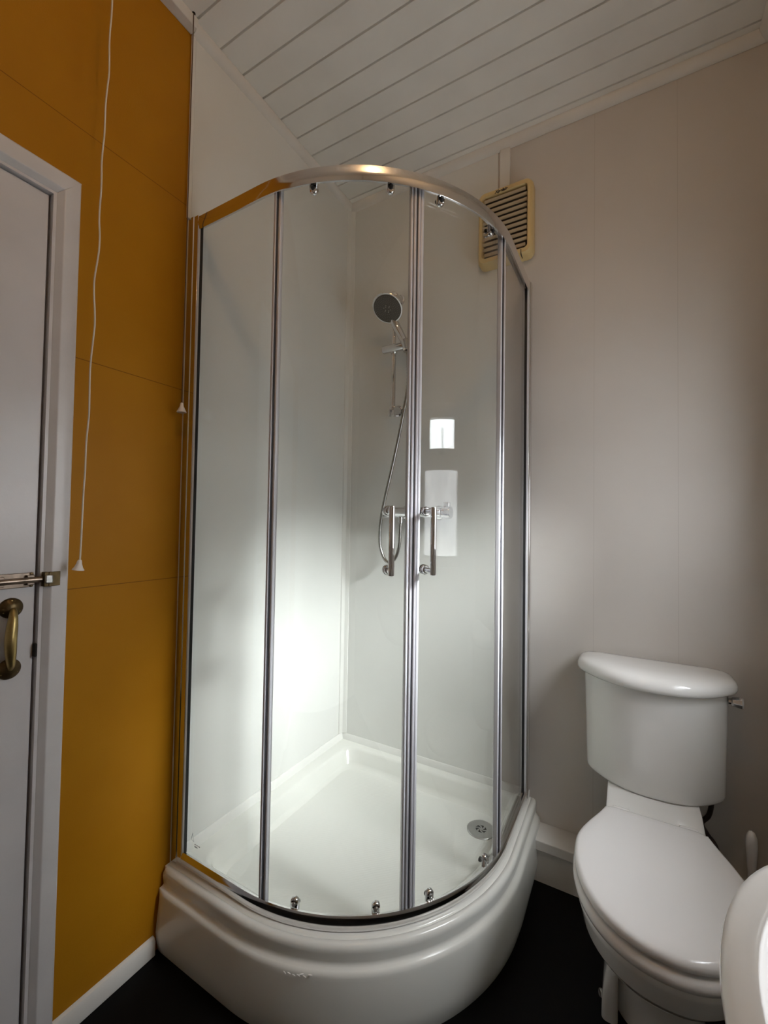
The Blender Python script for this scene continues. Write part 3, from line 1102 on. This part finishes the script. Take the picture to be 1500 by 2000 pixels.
part('pan', bm, M['ceramic'], toi, 50)
# raised shelf behind the lid that carries the cistern
bm = bmesh.new()


def shelf(w, y0, y1, z, r=.02):
    return [(TX + a, (y0 + y1) / 2 + b, z) for a, b in rrect(2 * w, abs(y1 - y0), r, 6)]


loft(bm, [shelf(.112, -.288, -.060, .380, .012), shelf(.112, -.288, -.060, .402, .012), shelf(.112, -.272, -.060, .414, .014), shelf(.112, -.215, -.058, .425, .016), shelf(.110, -.190, -.058, .4290, .016)])
part('pan_shelf', bm, M['ceramic'], toi, 50)
# foot with screw cap
bm = bmesh.new()


def lug(x0, x1, y0, y1, z):
    return [((x0 + x1) / 2 + a, (y0 + y1) / 2 + b_, z) for a, b_ in rrect(x1 - x0, y1 - y0, min(.012, (x1 - x0) * .45), 5)]


loft(bm, [lug(TX - .116, TX - .08, -.430, -.24, 0), lug(TX - .115, TX - .08, -.428, -.24, .04), lug(TX - .110, TX - .08, -.415, -.25, .08),
          lug(TX - .103, TX - .08, -.395, -.26, .115), lug(TX - .096, TX - .08, -.38, -.27, .135)])
part('foot_flange', bm, M['ceramic'], toi, 50)
bm = bmesh.new()
lathe(bm, (TX - .1165, -.388, .022), (-.85, -.5, .25), [(0, .0085), (.004, .0085), (.0055, .006), (.0045, .0045), (.0045, .0001)], 20)
part('screw_cap', bm, M['drain'], toi, 40)


# cistern
def cis(w, yf, z, ys=-.095, yb=-.010, n=80):
    """D plan: flat back at yb, sides to ys, front bulging to yf; corners rounded by averaging"""
    pts = [(0.0, yf)]
    for i in range(1, 41):
        t = i / 40
        pts.append((w * t, yf + (ys - yf) * t ** 2.5))
    pts += [(w, yb), (0.0, yb)]
    full = pts + [(-x, y) for x, y in reversed(pts[1:-1])]
    q = resample(full, 480)
    for _ in range(3):
        k = 7
        m = len(q)
        q = [(sum(q[(i + j) % m][0] for j in range(-k, k + 1)) / (2 * k + 1), sum(q[(i + j) % m][1] for j in range(-k, k + 1)) / (2 * k + 1)) for i in range(m)]
    kx = w / max(x for x, y in q)
    return [(TX + .003 + x * kx, y, z) for x, y in resample(q, n)]


bm = bmesh.new()
loft(bm, [cis(.168, -.180, .4295), cis(.174, -.187, .4315), cis(.1775, -.191, .437), cis(.1785, -.193, .445), cis(.181, -.195, .56), cis(.1845, -.197, .70), cis(.1855, -.198, .735)])
part('cistern', bm, M['ceramic'], toi, 50)
bm = bmesh.new()
loft(bm, [cis(.190, -.203, .7320, yb=-.006), cis(.200, -.213, .7330, yb=-.006), cis(.2055, -.219, .7375, yb=-.005), cis(.2075, -.221, .745, yb=-.004), cis(.2065, -.219, .754, yb=-.004), cis(.202, -.214, .763, yb=-.004),
          cis(.194, -.205, .769, yb=-.006), cis(.180, -.190, .773, yb=-.010), cis(.150, -.165, .776, yb=-.02), cis(.11, -.14, .777, yb=-.04)])
part('cistern_lid', bm, M['ceramic'], toi, 60)
bm = bmesh.new()
lx = TX + .003 + .1845
lathe(bm, (lx - .004, -.098, .712), (1, -.10, 0), [(0, .0085), (.008, .0085), (.009, .0125), (.030, .0165), (.034, .0150), (.034, .0001)], 8)
part('flush_lever', bm, M['chrome'], toi, 25, bevel=.001, label='chrome flush lever')

bm = bmesh.new()
tube(bm, smooth_path([(1.345, -.075, .4290), (1.345, -.076, .40), (1.338, -.078, .37), (1.322, -.080, .345), (1.335, -.080, .318), (1.352, -.080, .295), (1.366, -.082, .25), (1.37, -.075, .18), (1.37, -.07, .143)], 10), .0065, 12)
tag(obj('supply_hose', bm, M['braid'], None, 60), 'dark braided supply hose curving down below the cistern', 'hose')

# ---- toilet brush
tb = thing('toilet_brush', 'white toilet brush standing upright between toilet and basin', 'toilet brush', (1.418, -.160, 0))
bm = bmesh.new()
lathe(bm, (1.418, -.160, 0.0), (0, 0, 1), [(0, .042), (.004, .045), (.10, .040), (.118, .038), (.118, .034), (.112, .030)], 36)
part('holder', bm, M['seat'], tb, 45)
bm = bmesh.new()
lathe(bm, (1.418, -.160, .10), (.0, 0, 1), [(0, .012), (.02, .012), (.05, .0075), (.16, .0075), (.225, .0105), (.27, .0130), (.292, .0115), (.303, .0065), (.306, .0001)], 24)
part('handle', bm, M['seat'], tb, 60)

# ================================================================ BASIN
ba = thing('wash_basin', 'white ceramic wash basin mounted on the right wall in the lower right corner', 'basin', (1.5, -1.19, .80))


def D(xmin, b, cy=-1.19, a=.18, n=96, z=0, xw=XR - .001, p=2.0):
    pts = []
    xc = xmin + a
    for i in range(49):
        t = -PI / 2 + PI * i / 48
        cs = math.cos(t); sn = math.sin(t)
        pts.append((xc - a * abs(cs) ** (2 / p), cy + b * (1 if sn > 0 else -1) * abs(sn) ** (2 / p)))
    pts += [(xw, cy + b), (xw, cy - b)]
    return [(x, y, z) for x, y in resample(pts, n)]


bm = bmesh.new()
loft(bm, [D(1.36, .15, z=.645, a=.08), D(1.315, .19, z=.665, a=.11), D(1.265, .235, z=.705, a=.14), D(1.226, .268, z=.750, a=.17), D(1.213, .279, z=.775), D(1.208, .284, z=.787), D(1.206, .286, z=.796),
          D(1.208, .284, z=.803), D(1.214, .278, z=.8065), D(1.224, .268, z=.8075), D(1.238, .252, z=.8065, xw=1.43), D(1.2425, .2465, z=.8045, xw=1.425), D(1.2450, .244, z=.799, xw=1.422),
          D(1.2475, .241, z=.760, a=.17, xw=1.415), D(1.254, .232, z=.725, a=.16, xw=1.41), D(1.270, .213, z=.702, a=.14, xw=1.40), D(1.30, .17, z=.689, a=.10, xw=1.39), D(1.345, .06, z=.681, a=.05, xw=1.38)])
part('bowl', bm, M['ceramic'], ba, 60)
bm = bmesh.new()
lathe(bm, (1.37, -1.19, .6805), (0, 0, 1), [(0, .022), (.002, .022), (.003, .016), (.001, .012), (.001, .0001)], 28)
part('waste', bm, M['chrome'], ba, 45)
